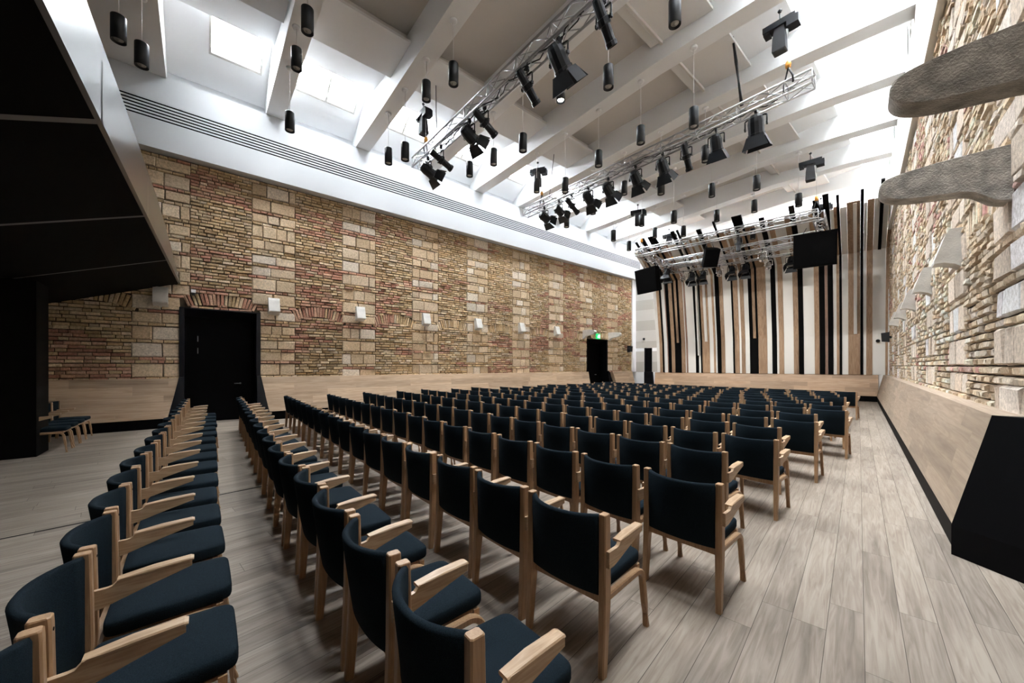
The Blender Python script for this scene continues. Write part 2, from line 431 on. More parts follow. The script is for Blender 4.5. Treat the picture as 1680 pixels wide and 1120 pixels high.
# ---------------------------------------------------------------- white upper bands
mb = MB(); A, B = -6.0, 22.2
def band_strip(z0, z1, mi=0, v=-13.05): mb.bx(-13.6, v, A, B, z0, z1, mi)
band_strip(7.13, 7.865)
for k in range(6): band_strip(7.865+.08*k, 7.905+.08*k, 1, -13.058); band_strip(7.905+.08*k, 7.945+.08*k)
band_strip(8.345, 9.03)
mb.bx(-13.9, -13.42, A, B, 9.03, 10.0)
struct(mb.build('trim_8', [M['band'], M['black']], left=True))
mb = MB(); mb.bx(.87, 1.25, -6, 23.4, 7.12, 9.1); mb.bx(.98, 1.25, -6, 23.4, 9.1, 11.2)
struct(mb.build('trim_9', flat('cream_band', (.80, .77, .71), .7)))
mb = MB(); mb.bx(.93, 1.1, 22.72, 23.3, 1.2, 7.12); struct(mb.build('trim_10', M['white']))
mb = MB(); mb.bx(-13.42, -13.28, 21.38, 21.52, 1.22, 7.13); mb.bx(-13.42, -13.33, 21.52, 22.3, 1.22, 7.13); struct(mb.build('trim_11', M['white'], left=True))

# ---------------------------------------------------------------- back wall: plaster, bands and slat cladding leaning out at the top
mb = MB()
mb.bx(-11.2, -10.09, YB, YB+.3, 0, 12); mb.bx(-9.58, 1.2, YB, YB+.3, 0, 12); mb.bx(-10.09, -9.58, YB, YB+.3, 2.75, 12)
rr = random.Random(4)
for k in range(9):
    z0 = 1.22 + .66*k; z1 = z0+.655
    mi = (2, 1, 2, 1, 2, 1, 2, 1, 1)[k]
    for x0, x1 in ((-10.9, -10.1), (-9.57, -9.2)) if z1 < 3 else ((-10.9, -9.2),):
        mb.bx(x0, x1, YB-.012, YB, max(z0, 2.75) if (x1-x0) > 1 else z0, z1, mi)
PROF = [(23.25, 1.2), (23.12, 3.02), (22.5, 6.66), (19.75, 8.06)]
SL = [(-9.207,-9.021,'w'),(-9.021,-8.838,'o'),(-8.838,-8.743,'k'),(-8.743,-8.546,'w'),(-8.546,-8.477,'p'),(-8.477,-8.3,'k'),(-8.3,-8.091,'o'),(-8.091,-7.722,'k'),(-7.722,-7.504,'o'),(-7.504,-7.456,'w'),(-7.456,-7.361,'p'),(-7.361,-6.93,'w'),(-6.93,-6.769,'k'),(-6.769,-6.655,'w'),(-6.655,-6.571,'k'),(-6.571,-6.183,'o'),(-6.183,-5.979,'w'),(-5.979,-5.877,'o'),(-5.877,-5.791,'w'),(-5.791,-5.591,'k'),(-5.591,-5.408,'o'),(-5.408,-5.014,'w'),(-5.014,-4.932,'k'),(-4.932,-4.71,'o'),(-4.71,-4.616,'w'),(-4.616,-4.438,'o'),(-4.438,-4.229,'w'),(-4.229,-3.846,'k'),(-3.846,-3.461,'o'),(-3.461,-3.248,'w'),(-3.248,-3.05,'k'),(-3.05,-2.961,'w'),(-2.961,-2.755,'o'),(-2.755,-2.364,'w'),(-2.364,-2.161,'o'),(-2.161,-1.967,'k'),(-1.967,-1.555,'w'),(-1.555,-1.369,'o'),(-1.369,-1.165,'k'),(-1.165,-1.057,'p'),(-1.057,-.868,'k'),(-.868,-.752,'w'),(-.752,-.652,'o'),(-.652,-.563,'k'),(-.563,-.352,'w'),(-.352,.05,'o'),(.05,.149,'k'),(.149,.247,'w'),(.247,.449,'o'),(.449,.853,'w'),(.853,.985,'o')]
MI = {'w': 3, 'o': 4, 'k': 5, 'p': 6}
def slat(x0, x1, prof, d, mi, t):
    off = Vector((0, -.35, -.94))   # outwards normal-ish is -y; build thickness towards the room
    secs = []
    for i, (y, z) in enumerate(prof):
        secs.append([(x0, y, z), (x1, y, z), (x1, y-d, z-(d*.6 if i >= 2 else 0)), (x0, y-d, z-(d*.6 if i >= 2 else 0))])
    mb.loft(secs, mi, tint=t)
def prof_to(end):                      # end = distance (in y) the leaning part is carried past the bend
    y2, z2 = PROF[2]; return PROF[:3] + [(y2-end, z2+end*.51)]
for x0, x1, m in SL:
    wdt = x1-x0
    if m == 'k': e = 2.75 + rr.choice((.2, .45, .6, .35)) ; d = .10
    elif m == 'o': e = 2.62 + rr.uniform(0, .12); d = .075
    elif m == 'p': e = 2.6; d = .07
    else: e = 2.55; d = .05
    if x0 > .25 and m != 'k': e = 2.65
    slat(x0+.002, x1-.002, prof_to(e), d, MI[m], rr.random())
# short slats that stop part-way up
for x0, x1, m, zb in ((-7.959, -7.836, 'o', 2.98), (-6.784, -6.693, 'w', 2.2), (-6.414, -6.28, 'w', 2.98), (-4.062, -3.935, 'o', 3.05), (-.168, -.054, 'w', 3.05), (.60, .70, 'k', 6.7)):
    if zb > 6: pr = [PROF[2], (22.5-3.45, 6.66+3.45*.51)]
    else: pr = [(23.12 if zb < 3.0 else 23.11, zb), (22.5, 6.66), (19.85, 8.01)]
    secs = []
    for i, (y, z) in enumerate(pr):
        secs.append([(x0, y, z), (x1, y, z), (x1, y-.125, z-(.08 if z > 6.6 else 0)), (x0, y-.125, z-(.08 if z > 6.6 else 0))])
    mb.loft(secs, MI[m], tint=rr.random())
wb = mb.build('wall_back', [M['white'], M['cream'], M['beige'], M['slat_white'], M['slat_oak'], M['slat_black'], M['slat_pink']], tint=True)
struct(wb)
# black door standing in the back corner
mb = MB(); mb.bx(-10.09, -9.58, YB+.14, YB+.2, 0, 2.75); mb.bx(-10.09, -9.98, YB-.0, YB+.3, 0, 2.75); 
mb.prism([(-9.95, 22.95, 0), (-9.4, 22.95, 0), (-9.52, 23.1, 1.22), (-10.02, 23.1, 1.22)], (0, .3, 0))
d3 = struct(mb.build('door_3', M['black']))

# ---------------------------------------------------------------- black door portals in the left wall
def portal(name, u0, u1, zt, seed, fl, fr):
    mb = MB(); v0, v1 = -13.95, -13.30; t = .10
    mb.bx(v0, v1, u0, u0+t, 0, zt); mb.bx(v0, v1, u1-t, u1, 0, zt)
    mb.prism([(v1, u0, zt), (v1, u1, zt), (v1, u1, zt-.05), (v1, u0, zt-.05)], (-.65, 0, -.16)) if False else None
    mb.add([(v1, u0, zt), (v1, u1, zt), (v0, u1, zt), (v0, u0, zt), (v1, u0, zt-.03), (v1, u1, zt-.03), (v0, u1, zt-.22), (v0, u0, zt-.22)],
           [(0, 1, 2, 3), (7, 6, 5, 4), (0, 4, 5, 1), (3, 2, 6, 7), (0, 3, 7, 4), (1, 5, 6, 2)])
    for s, uu, fl_ in ((-1, u0, fl), (1, u1, fr)):     # cheeks that flare out through the panelling
        if fl_ <= 0: continue
        F = [(-13.20, uu, 1.30), (-13.20, uu-s*.1, 1.30), (-13.02, uu-s*.1, 0), (-13.02, uu+s*fl_, 0)]
        Bk = [(p[0]-.33, p[1], p[2]) for p in F]
        mb.add(F+Bk, [(0, 1, 2, 3), (4, 7, 6, 5), (0, 4, 5, 1), (1, 5, 6, 2), (2, 6, 7, 3), (3, 7, 4, 0)])
    frame = struct(mb.build(name, M['black'] if fl <= 0 else [M['steel']], left=True))
    l = MB(); l.bx(-13.95, -13.88, u0+t, u1-t, 0, zt-.2)
    l.bx(-13.88, -13.872, u0+t+.02, u1-t-.02, .02, zt-.24)
    leaf = l.build('door_leaf', M['black'], parent=frame)
    return frame, leaf
d1, leaf = portal('door_1', DL[0]-.02, DL[1]+.02, 3.18, 1, .26, .24)
h = MB()
h.tube([(-13.86, .98, 1.08), (-13.80, .98, 1.08), (-13.80, .83, 1.08)], .011); h.lathe([(.0, 0), (.026, 0), (.026, .012), (0, .012)], 14, (-13.87, .98, 1.08), axis=Matrix.Rotation(PI/2, 3, 'Y'))
h.build('door_handle', M['handle'], parent=leaf)
for z in (2.36, 2.02):
    h = MB(); h.tube([(-13.85, .0, z-.07), (-13.85, .0, z+.09)], .011, 8); h.build('hinge', M['handle'], parent=leaf)
d2, leaf2 = portal('door_2', DF[0]-.02, DF[1]+.02, 3.14, 2, 0, .52)
h = MB(); h.tube([(-13.86, 18.3, 1.08), (-13.80, 18.3, 1.08), (-13.80, 18.15, 1.08)], .011); h.build('door_handle', M['handle'], parent=leaf2)
# right-hand portal: the bevelled black end of the panelling and the opening behind it
mb = MB()
for yy, q in ((4.86, -1), (2.70, 1)):          # planar bevelled cheeks above a vertical skirting
    e1, e2 = yy+q*.20, yy+q*.405
    V = [(.575, yy, .25), (.79, yy, 1.2), (1.0, e1, 1.2), (1.0, e2, .25), (1.4, e1, 1.2), (1.4, e2, .25), (1.4, yy-q*.05, 1.2), (1.4, yy-q*.05, .25), (.575, yy, 0), (1.0, e2, 0), (1.4, e2, 0), (1.4, yy-q*.05, 0)]
    F = [(0, 1, 2, 3), (3, 2, 4, 5), (1, 6, 4, 2), (0, 7, 6, 1), (8, 0, 3, 9), (9, 3, 5, 10), (8, 11, 7, 0), (4, 6, 7, 5), (5, 7, 11, 10), (8, 9, 10, 11)]
    mb.add(V, F if q < 0 else [tuple(reversed(x_)) for x_ in F])
mb.bx(.97, 1.5, DR[0], DR[0]+.1, 1.2, 3.16); mb.bx(.97, 1.5, DR[1]-.1, DR[1], 1.2, 3.16); mb.bx(.97, 1.5, DR[0], DR[1], 3.06, 3.16)
d4 = struct(mb.build('door_4', M['black']))
l = MB(); l.bx(1.42, 1.5, 2.95, 4.6, 0, 3.06); l.build('door_leaf', M['black'], parent=d4)
mb = MB(); mb.bx(.576, .60, 4.70, 4.86, 0, .25)

# ---------------------------------------------------------------- ceiling: beams, recessed slabs, skylight slopes
BEAMS = [1.77, 4.32, 6.76, 9.18, 11.64, 14.08, 16.60, 19.05, 21.55]
def vR(u): return .93*CP - SP*(u - SP*.95)/CP
def zb(v):
    P_ = [(-13.4, 9.02), (-10.5, 9.1), (-8, 9.2), (-5, 9.35), (-2.5, 9.28), (1.2, 9.0)]
    for (a, za), (b, zc) in zip(P_, P_[1:]):
        if a <= v <= b: return za + (zc-za)*(v-a)/(b-a)
    return 9.0
mb = MB()
for u in BEAMS:
    ve = vR(u)
    vs = [v for v in (-13.4, -10.5, -8, -5, -2.5) if v < ve-.1] + [ve]
    secs = []
    for v in vs: secs.append([(v, u-.23, zb(v)), (v, u+.23, zb(v)), (v, u+.23, 12.2), (v, u-.23, 12.2)])
    mb.loft(secs, 0)
bm = struct(mb.build('trim_12', M['white'], left=True))
# flat soffit over the balcony end of the room, with a rounded front edge
mb = MB(); mb.bx(-14, 1.6, -7, -.62, 9.0, 9.3); mb.bx(-14, 1.6, -.86, -.62, 9.3, 12.2)
struct(mb.build('ceiling', M['ceil'], left=True))
ul = [-.62] + BEAMS
KS = .56
def zl(v): return 9.36 + KS*(v+13.45)                     # left roof slope
VM = -13.75                                               # mirror line sum
def zr(v): return 9.30 + KS*(1.05 - v)
wins = []
mid = MB(); soff = MB(); roof = MB()
for k in range(9):
    u0 = -.62 if k == 0 else BEAMS[k-1]+.23; u1 = BEAMS[k]-.23
    # raised middle and the two hung boards of the bay
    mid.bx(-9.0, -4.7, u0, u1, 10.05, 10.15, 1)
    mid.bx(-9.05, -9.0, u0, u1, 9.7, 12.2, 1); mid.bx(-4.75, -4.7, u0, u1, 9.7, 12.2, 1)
    g = .012
    for a, za, b, zc in ((-10.05, 9.58, -8.76, 9.68), (-5.02, 9.80, -3.5, 9.68)):
        mid.add([(a, u0+g, za), (b, u0+g, zc), (b, u1-g, zc), (a, u1-g, za), (a, u0+g, za+.07), (b, u0+g, zc+.07), (b, u1-g, zc+.07), (a, u1-g, za+.07)],
                [(3, 2, 1, 0), (4, 5, 6, 7), (0, 1, 5, 4), (1, 2, 6, 5), (2, 3, 7, 6), (3, 0, 4, 7)], 0)
    for a, za, b, zc in ((-11.45, 9.98, -9.6, 9.80), (-3.9, 9.86, -2.45, 9.98)):
        soff.add([(a, u0, za), (b, u0, zc), (b, u1, zc), (a, u1, za), (a, u0, za+.06), (b, u0, zc+.06), (b, u1, zc+.06), (a, u1, za+.06)],
                 [(3, 2, 1, 0), (4, 5, 6, 7), (0, 1, 5, 4), (1, 2, 6, 5), (2, 3, 7, 6), (3, 0, 4, 7)], 0)
    # slopes with one skylight each side; unseen first right bay closed to block light
    um = (u0+u1)/2; W = .86 if k else .58; um = um if k else .80
    for side in (0, 1):
        if side == 1 and k < 1:
            ve = min(1.15, vR(u0)+.2)
            roof.add([(-4.8, u0, zr(-4.8)), (ve, u0, zr(ve)), (ve, u1, zr(ve)), (-4.8, u1, zr(-4.8)), (-4.8, u0, zr(-4.8)+.18), (ve, u0, zr(ve)+.18), (ve, u1, zr(ve)+.18), (-4.8, u1, zr(-4.8)+.18)],
                     [(3, 2, 1, 0), (4, 5, 6, 7), (0, 1, 5, 4), (1, 2, 6, 5), (2, 3, 7, 6), (3, 0, 4, 7)], 0); continue
        Z = zl if side == 0 else zr
        if side == 0: a, w0, w1, b = -13.5, -12.62, -11.2, -8.9; ww = W
        else:
            ve = min(1.15, vR(u0)+.2); b, w1, w0, a = ve, min(-.55, vR(u1)-.5), min(-.55, vR(u1)-.5)-1.55, -4.8; ww = .80
            a, w0, w1, b = a, w0, w1, b
        T = lambda v, u: (v, u, Z(v))
        cells = [(a, w0, u0, u1), (w1, b, u0, u1), (w0, w1, u0, um-ww), (w0, w1, um+ww, u1)]
        for p, q, s, t in cells:
            roof.add([T(p, s), T(q, s), T(q, t), T(p, t)] + [(T(p, s)[0], s, T(p, s)[2]+.18), (q, s, Z(q)+.18), (q, t, Z(q)+.18), (p, t, Z(p)+.18)],
                     [(3, 2, 1, 0), (4, 5, 6, 7), (0, 1, 5, 4), (1, 2, 6, 5), (2, 3, 7, 6), (3, 0, 4, 7)], 0)
        wins.append((w0, w1, um-ww, um+ww, Z, side))
struct(mid.build('trim_13', [M['ceil'], M['ceil_high']], left=True))
struct(soff.build('trim_14', M['white'], left=True))
struct(roof.build('trim_15', flat('roof_white', (.93, .94, .95), .8, spec=.2), left=True))
for i, (w0, w1, s, t, Z, side) in enumerate(wins):
    fr = MB(); T = lambda v, u, h=0.: Vector((v, u, Z(v)+h)); fw = .05
    for p, q, a, b in ((w0, w0+fw, s, t), (w1-fw, w1, s, t), (w0+fw, w1-fw, s, s+fw), (w0+fw, w1-fw, t-fw, t)) + (((w0+fw, w1-fw, (s+t)/2-.03, (s+t)/2+.03),) if t-s > 1.4 else ()):
        fr.add([T(p, a, -.015), T(q, a, -.015), T(q, b, -.015), T(p, b, -.015), T(p, a, .06), T(q, a, .06), T(q, b, .06), T(p, b, .06)],
               [(3, 2, 1, 0), (4, 5, 6, 7), (0, 1, 5, 4), (1, 2, 6, 5), (2, 3, 7, 6), (3, 0, 4, 7)])
    fo = struct(fr.build('window_%d' % (i+1), M['cream'], left=True))
    gl = MB(); gl.quad(T(w0+fw, s+fw, .03), T(w1-fw, s+fw, .03), T(w1-fw, t-fw, .03), T(w0+fw, t-fw, .03))
    gl.build('pane', M['glass'], parent=fo)
    # daylight through the pane: light portal
    L = bpy.data.lights.new('skylight_portal', 'AREA'); L.shape = 'RECTANGLE'
    sl = math.hypot(w1-w0, Z(w1)-Z(w0)); L.size = sl; L.size_y = t-s; L.cycles.is_portal = True
    lo = bpy.data.objects.new('skylight_portal', L); COL.objects.link(lo)
    c = (T(w0, s, .10) + T(w1, t, .10))/2
    lo.location = fromL(c.x, c.y, c.z)
    ang = math.atan2(Z(w1)-Z(w0), w1-w0)
    lo.matrix_world = Matrix.Translation(fromL(c.x, c.y, c.z)) @ Matrix.Rotation(-PH, 4, 'Z') @ Matrix.Rotation(-ang, 4, 'Y')
# walls of the rest of the room, behind the camera
mb = MB(); mb.bx(-16, 3, -6.2, -5.9, 0, 9.3); struct(mb.build('wall_rear', M['booth']))
mb = MB(); mb.bx(-14.0, -13.4, -7, -3.6, 0, 9.0); mb.bx(-14.2, -13.96, -4, 22.6, 0, 1.25); mb.bx(-14.2, -13.96, -4, 22.6, 1.25, 7.2); struct(mb.build('wall_left_outer', M['booth'], left=True))
mb = MB(); mb.bx(1.5, 1.7, -6, 24, 0, 12); struct(mb.build('wall_right_outer', M['booth']))

# ---------------------------------------------------------------- balcony with raked soffit, and the black booth wall under it
KB = .346
def ue(v): return -.37 - .0359*(v+13.3)
def zs(v, u): return 3.8 + KB*(u - ue(v))
bal = thing('balcony', 'black balcony with sloping soffit overhanging the left end of the hall', 'balcony', (0, 0, 0), -PH)
mb = MB(); va, vb = -13.36, .86
mb.add([(va, ue(va), zs(va, ue(va))), (vb, ue(vb), zs(vb, ue(vb))), (vb, -5.6, zs(vb, -5.6)), (va, -5.6, zs(va, -5.6)),
        (va, ue(va), 3.86), (vb, ue(vb), 4.0), (vb, -5.6, 4.0), (va, -5.6, 3.86)],
       [(0, 3, 2, 1), (4, 5, 6, 7), (0, 1, 5, 4), (1, 2, 6, 5), (2, 3, 7, 6), (3, 0, 4, 7)])
mb.build('soffit', M['booth'], parent=bal)
mb = MB(); pts = [(-13.36, 3.80), (-12.46, 3.93), (-11.2, 4.15), (-9.8, 4.34), (-8.6, 4.44), (-6, 4.5), (-4.4, 4.5), (.86, 4.5)]
secs = []
for v, zt in pts: secs.append([(v, ue(v)+.012, 3.79), (v, ue(v)+.012, max(zt, 3.81)), (v, ue(v)-.06, max(zt, 3.81)), (v, ue(v)-.06, 3.79)])
mb.loft(secs); mb.build('fascia', M['fascia'], parent=bal)
for v, wd in ((-4.95, .09), (-7.62, .075), (-10.5, .06)):
    mb = MB(); u1, u0 = ue(v), -3.6
    mb.add([(v-wd/2, u1, zs(v, u1)-.004), (v+wd/2, u1, zs(v, u1)-.004), (v+wd/2, u0, zs(v, u0)-.004), (v-wd/2, u0, zs(v, u0)-.004)], [(0, 3, 2, 1)])
    zt = 3.8 + (.62 if v > -8 else .3)
    mb.add([(v-.03, u1+.016, 3.80), (v+.03, u1+.016, 3.80), (v+.012, u1+.016, zt-.05), (v-.012, u1+.016, zt-.05)], [(0, 1, 2, 3)])
    mb.build('joint_strip', M['gap'], parent=bal)
mb = MB(); mb.bx(-11.1, -10.4, -5.6, -2.17, 0, 3.1); struct(mb.build('wall_booth', M['booth'], left=True))
mb = MB(); mb.bx(-10.4, 1.4, -4.4, -4.2, 0, 2.4); struct(mb.build('wall_under_balcony', M['booth'], left=True))

# ---------------------------------------------------------------- corbels, consoles and small wall fittings
def corbel_mesh():
    mb = MB(); w2 = .145     # profile in (out, z); out = distance from the wall
    pf = [(0, .27), (.12, .27), (.155, .20), (.20, .05), (.255, -.13), (.25, -.16), (.17, -.155), (.07, -.19), (0, -.25)]
    mb.loft([[(o, -w2, z) for o, z in pf], [(o, -w2+.02, z) for o, z in pf], [(o, w2-.02, z) for o, z in pf], [(o, w2, z) for o, z in pf]])
    return mb
LC = [-.74, 1.76, 4.31, 6.81, 9.29, 11.80, 14.26]
first = None
NM = ['touching the balcony edge', 'just right of the near black door']
for i, u in enumerate(LC):
    lab = 'white stone corbel on the left brick wall, ' + (NM[i] if i < 2 else '%s along from the balcony' % ORD[i])
    if first is None:
        first = corbel_mesh().build('stone_corbel', M['stonew']); tag(first, lab, 'corbel', 'stone corbels on the left wall'); o = first
    else:
        o = first.copy(); COL.objects.link(o); o['label'] = lab
    o.location = fromL(VB+.02, u, 3.38); o.rotation_euler.z = -PH
for i, y in enumerate([7.52, 10.1, 12.75, 15.1, 17.6]):
    o = first.copy(); COL.objects.link(o); o.location = (XB-.02, y, 3.10); o.rotation_euler.z = PI
    o['label'] = 'white stone corbel on the right brick wall, %s from the big grey consoles' % ORD[i]; o['group'] = 'stone corbels on the right wall'
def console_mesh(n=14):
    pf = [(0, .30), (.40, .30), (.72, .27), (.80, .235), (.83, .17), (.81, .10), (.74, .045), (.60, .01), (.40, -.01), (.24, -.03), (.17, -.085), (.12, -.14), (.06, -.17), (0, -.18)]
    for _ in range(2):
        o_ = [pf[0]]
        for p_, q_ in zip(pf[:-1], pf[1:]):
            o_ += [(p_[0]*.75+q_[0]*.25, p_[1]*.75+q_[1]*.25), (p_[0]*.25+q_[0]*.75, p_[1]*.25+q_[1]*.75)]
        pf = o_ + [pf[-1]]
    mb = MB(); ws = (-.10, -.093, .093, .10); secs = []
    for i, w_ in enumerate(ws):
        s_ = .985 if i in (0, 3) else 1.
        secs.append([(o*s_, w_, .05+(z-.05)*s_) for o, z in pf])
    mb.loft(secs); return mb
cs = None
for (loc, rz, lab) in (((XB-.03, 3.55, 3.22), PI, 'large grey stone console jutting from right wall, upper nearer one'), ((XB-.03, 5.34, 3.20), PI, 'large grey stone console jutting from right wall, lower farther one'),
                       (fromL(VB+.02, 16.55, 3.30), -PH, 'pale stone console above far black door, on its left'), (fromL(VB+.02, 18.95, 3.30), -PH, 'pale stone console above far black door, on its right')):
    if cs is None: cs = console_mesh().build('stone_console', M['stone']); o = cs; tag(o, lab, 'console', 'stone consoles above the doors')
    else:
        o = cs.copy(); COL.objects.link(o); o['label'] = lab
        if loc[0] < -5: o.data = o.data.copy() if o.data.materials[0] != M['stonew'] else o.data; o.data.materials[0] = M['stonew']
    o.location = loc; o.rotation_euler.z = rz
# exit sign over the far door
ex = thing('exit_sign', 'small green exit sign above the far black door', 'sign', fromL(-13.26, 17.75, 3.16), -PH)
mb = MB(); mb.bx(-.03, .03, -.17, .17, 0, .30); mb.build('sign_box', M['exit'], parent=ex)
mb = MB(); q = .032
mb.bx(q, q+.002, .03, .13, .05, .25); mb.bx(q, q+.002, -.13, -.11, .14, .16)
for a, b in (((-.02, .20), (-.05, .13)), ((-.05, .13), (-.01, .05)), ((-.05, .13), (-.10, .06)), ((-.03, .18), (.01, .15)), ((-.03, .18), (-.08, .17))):
    mb.tube([(q+.002, a[0], a[1]), (q+.002, b[0], b[1])], .010, 6)
mb.lathe([(0, 0), (.018, 0), (.018, .002), (0, .002)], 10, (q, -.015, .225), axis=Matrix.Rotation(PI/2, 3, 'Y'))
mb.build('pictogram', M['exitw'], parent=ex)
def small_speaker(loc, rz, label):
    t = thing('wall_speaker', label, 'speaker', loc, rz)
    mb = MB(); mb.add([(-.02, -.13, -.2), (.2, -.11, -.17), (.2, .11, -.17), (-.02, .13, -.2), (-.02, -.13, .2), (.22, -.11, .17), (.22, .11, .17), (-.02, .13, .2)],
                      [(3, 2, 1, 0), (4, 5, 6, 7), (0, 1, 5, 4), (1, 2, 6, 5), (2, 3, 7, 6), (3, 0, 4, 7)])
    mb.build('cabinet', M['lampblack'], parent=t)
    mb = MB(); mb.bx(-.10, .0, -.03, .03, -.05, .05); mb.build('bracket', M['steel'], parent=t)
small_speaker(fromL(-13.22, 20.85, 2.67), -PH, 'small black speaker at the far end of the left brick wall')
small_speaker((.88, 21.2, 2.75), PI, 'small black speaker at the far end of the right wall')
def camera_box(loc, rz, label):
    t = thing('security_camera', label, 'camera', loc, rz)
    mb = MB(); mb.lathe([(0, 0), (.07, 0), (.075, .03), (.06, .09), (0, .11)], 14, axis=Matrix.Rotation(PI/2, 3, 'Y')); mb.build('dome', M['lampblack'], parent=t)
    mb = MB(); mb.bx(-.04, .0, -.05, .05, -.05, .05); mb.build('mount', M['steel'], parent=t)
camera_box((-10.1, YB-.01, 3.33), -PI/2, 'tiny black camera above the black door in back left corner')
camera_box((.62, 23.03, 2.70), -PI/2, 'tiny black camera on the white slat near right wall')
t = thing('wall_sensor', 'small white sensor box above the near black door', 'sensor', fromL(VB+.03, -.09, 3.62), -PH)
mb = MB(); mb.bx(0, .07, -.05, .05, -.03, .05); mb.build('housing', M['white'], parent=t)
mb = MB(); mb.bx(.0, .06, -.03, .03, -.10, -.03); mb.build('lens_block', M['lampblack'], parent=t)

# ---------------------------------------------------------------- pendant lamps
def pendant_proto():
    t = thing('pendant_lamp', 'x', 'pendant lamp')
    mb = MB(); mb.lathe([(.0, .462), (.10, .462), (.108, .455), (.11, .44), (.11, .0), (.10, .0), (.098, .035), (.0, .035)], 22)
    mb.build('lamp_body', M['pendant'], parent=t)
    mb = MB(); mb.lathe([(0, .037), (0.0, .012), (.05, .016), (.068, .026), (.072, .034), (0, .037)], 18); mb.build('lens', M['lens'], parent=t)
    mb = MB(); mb.tube([(0, 0, 0), (0, 0, 1)], .007, 6); c = mb.build('cord', M['cordw'], parent=t)
    mb = MB(); mb.lathe([(0, 0), (.03, 0), (.075, -.0), (.085, .02), (.085, .05), (0, .05)], 18); mb.build('canopy', M['white'], parent=t)
    return t
PEND = [(0, -9.95, -1.12, 7.6), (0, -10.49, -.86, 7.6), (1, -8.05, 1.62, 8.05), (1, -9.42, 1.68, 8.2), (1, -10.76, 1.77, 7.51),
        (2, -7.12, 4.32, 7.82), (2, -8.4, 4.32, 8.17), (2, -9.63, 4.32, 7.21), (2, -10.79, 4.32, 7.59),
        (3, -10.14, 6.76, 7.77), (3, -8.85, 6.76, 7.61), (3, -7.54, 6.76, 7.44), (3, -6.16, 6.76, 8.05), (3, -4.78, 6.76, 7.59), (3, -3.32, 6.76, 7.92),
        (4, -9.51, 9.18, 7.75), (4, -8.17, 9.18, 7.27), (4, -6.84, 9.18, 7.58), (4, -5.45, 9.18, 7.63), (4, -4.04, 9.18, 7.38),
        (5, -10.28, 11.64, 7.32), (5, -8.93, 11.64, 7.45), (5, -7.56, 11.64, 7.72), (5, -6.18, 11.64, 7.24), (5, -4.78, 11.64, 7.73),
        (6, -9.69, 14.08, 7.14), (6, -8.31, 14.08, 7.40), (6, -6.95, 14.08, 7.13), (6, -5.56, 14.08, 7.66), (6, -4.16, 14.08, 7.40),
        (7, -10.51, 16.6, 7.41), (7, -9.12, 16.6, 7.69), (7, -7.76, 16.6, 7.39), (7, -6.36, 16.6, 7.65), (7, -4.98, 16.6, 7.60), (7, -3.58, 16.6, 7.36),
        (8, -5.78, 19.05, 7.3)]
pp = None; cnt = {}
for bi, v, u, z in sorted(PEND, key=lambda q: (q[0], q[1])):
    cnt[bi] = cnt.get(bi, 0)+1
    where = 'the flat ceiling above the balcony' if bi == 0 else 'the %s ceiling beam' % ORD[bi-1]
    lab = 'black cylinder pendant under %s, %s from the left wall' % (where, ORD[cnt[bi]-1])
    if (bi, cnt[bi]) == (3, 4): lab = 'black cylinder pendant with its lamp lit, under the third ceiling beam'
    if pp is None: pp = pendant_proto(); o = pp; tag(o, lab, 'pendant lamp', 'black pendant lamps'); o.location = fromL(v, u, z)
    else: o = dup(pp, fromL(v, u, z), (0, 0, 0), lab)
    top = (9.0 if bi == 0 else zb(v))
    for c in o.children:
        n = c.name.split('.')[0]
        if n == 'cord': c.location.z = .46; c.scale.z = top-.03-(z+.46)
        if n == 'canopy': c.location.z = top-.05-z
        if n == 'lens' and (bi, cnt[bi]) == (3, 4): c.data = c.data.copy(); c.data.materials[0] = M['lit']; c['label'] = 'lit lens'

# ---------------------------------------------------------------- trusses
def truss(parent, p0, p1, sz=.29, bay=.5, name='truss_section'):
    """box truss between p0 and p1: four chords and one lattice"""
    p0, p1 = Vector(p0), Vector(p1); t = (p1-p0); L = t.length; t.normalize()
    x = t.cross(Vector((0, 0, 1))).normalized(); y = Vector((0, 0, 1)); h = sz/2
    cor = [(-h, -h), (h, -h), (h, h), (-h, h)]
    for a, b in cor:
        mb = MB(); o = x*a + y*b; mb.tube([p0+o, p1+o], .025, 8); mb.build('chord', M['alu'], parent=parent)
    mb = MB(); n = max(1, round(L/bay))
    for k in range(4):
        A = x*cor[k][0] + y*cor[k][1]; B = x*cor[(k+1) % 4][0] + y*cor[(k+1) % 4][1]
        for i in range(n):
            s0, s1 = p0 + t*(L*i/n), p0 + t*(L*(i+1)/n)
            mb.tube([s0+A, s1+B] if i % 2 == 0 else [s0+B, s1+A], .0125, 5)
            if i % 2 == 0: mb.tube([s0+A, s0+B], .0125, 5)
        mb.tube([p1+A, p1+B], .0125, 5)
    mb.build('lattice', M['alu'], parent=parent)
T1 = thing('lighting_truss', 'aluminium lighting truss nearest the balcony, running up out of frame', 'truss', (0, 0, 0), -PH)
truss(T1, (-10.85, 5.24, 7.93), (-1.9, 5.24, 7.93))
T2 = thing('lighting_truss', 'aluminium lighting truss across the middle of the hall with ten lamps', 'truss', (0, 0, 0), -PH)
truss(T2, (-11.3, 10.27, 7.87), (-1.95, 10.27, 7.87))
T3 = thing('stage_truss', 'rectangular aluminium stage truss in front of the striped wall', 'truss')
ZT = 6.72
truss(T3, (-7.4, 16.25, ZT), (-1.0, 16.25, ZT)); truss(T3, (-7.15, 18.85, ZT), (-1.0, 18.85, ZT)); truss(T3, (-7.15, 20.5, ZT), (-1.0, 20.5, ZT))
truss(T3, (-7.25, 16.4, ZT), (-7.25, 20.6, ZT)); truss(T3, (-1.0, 16.4, ZT), (-1.0, 20.6, ZT))
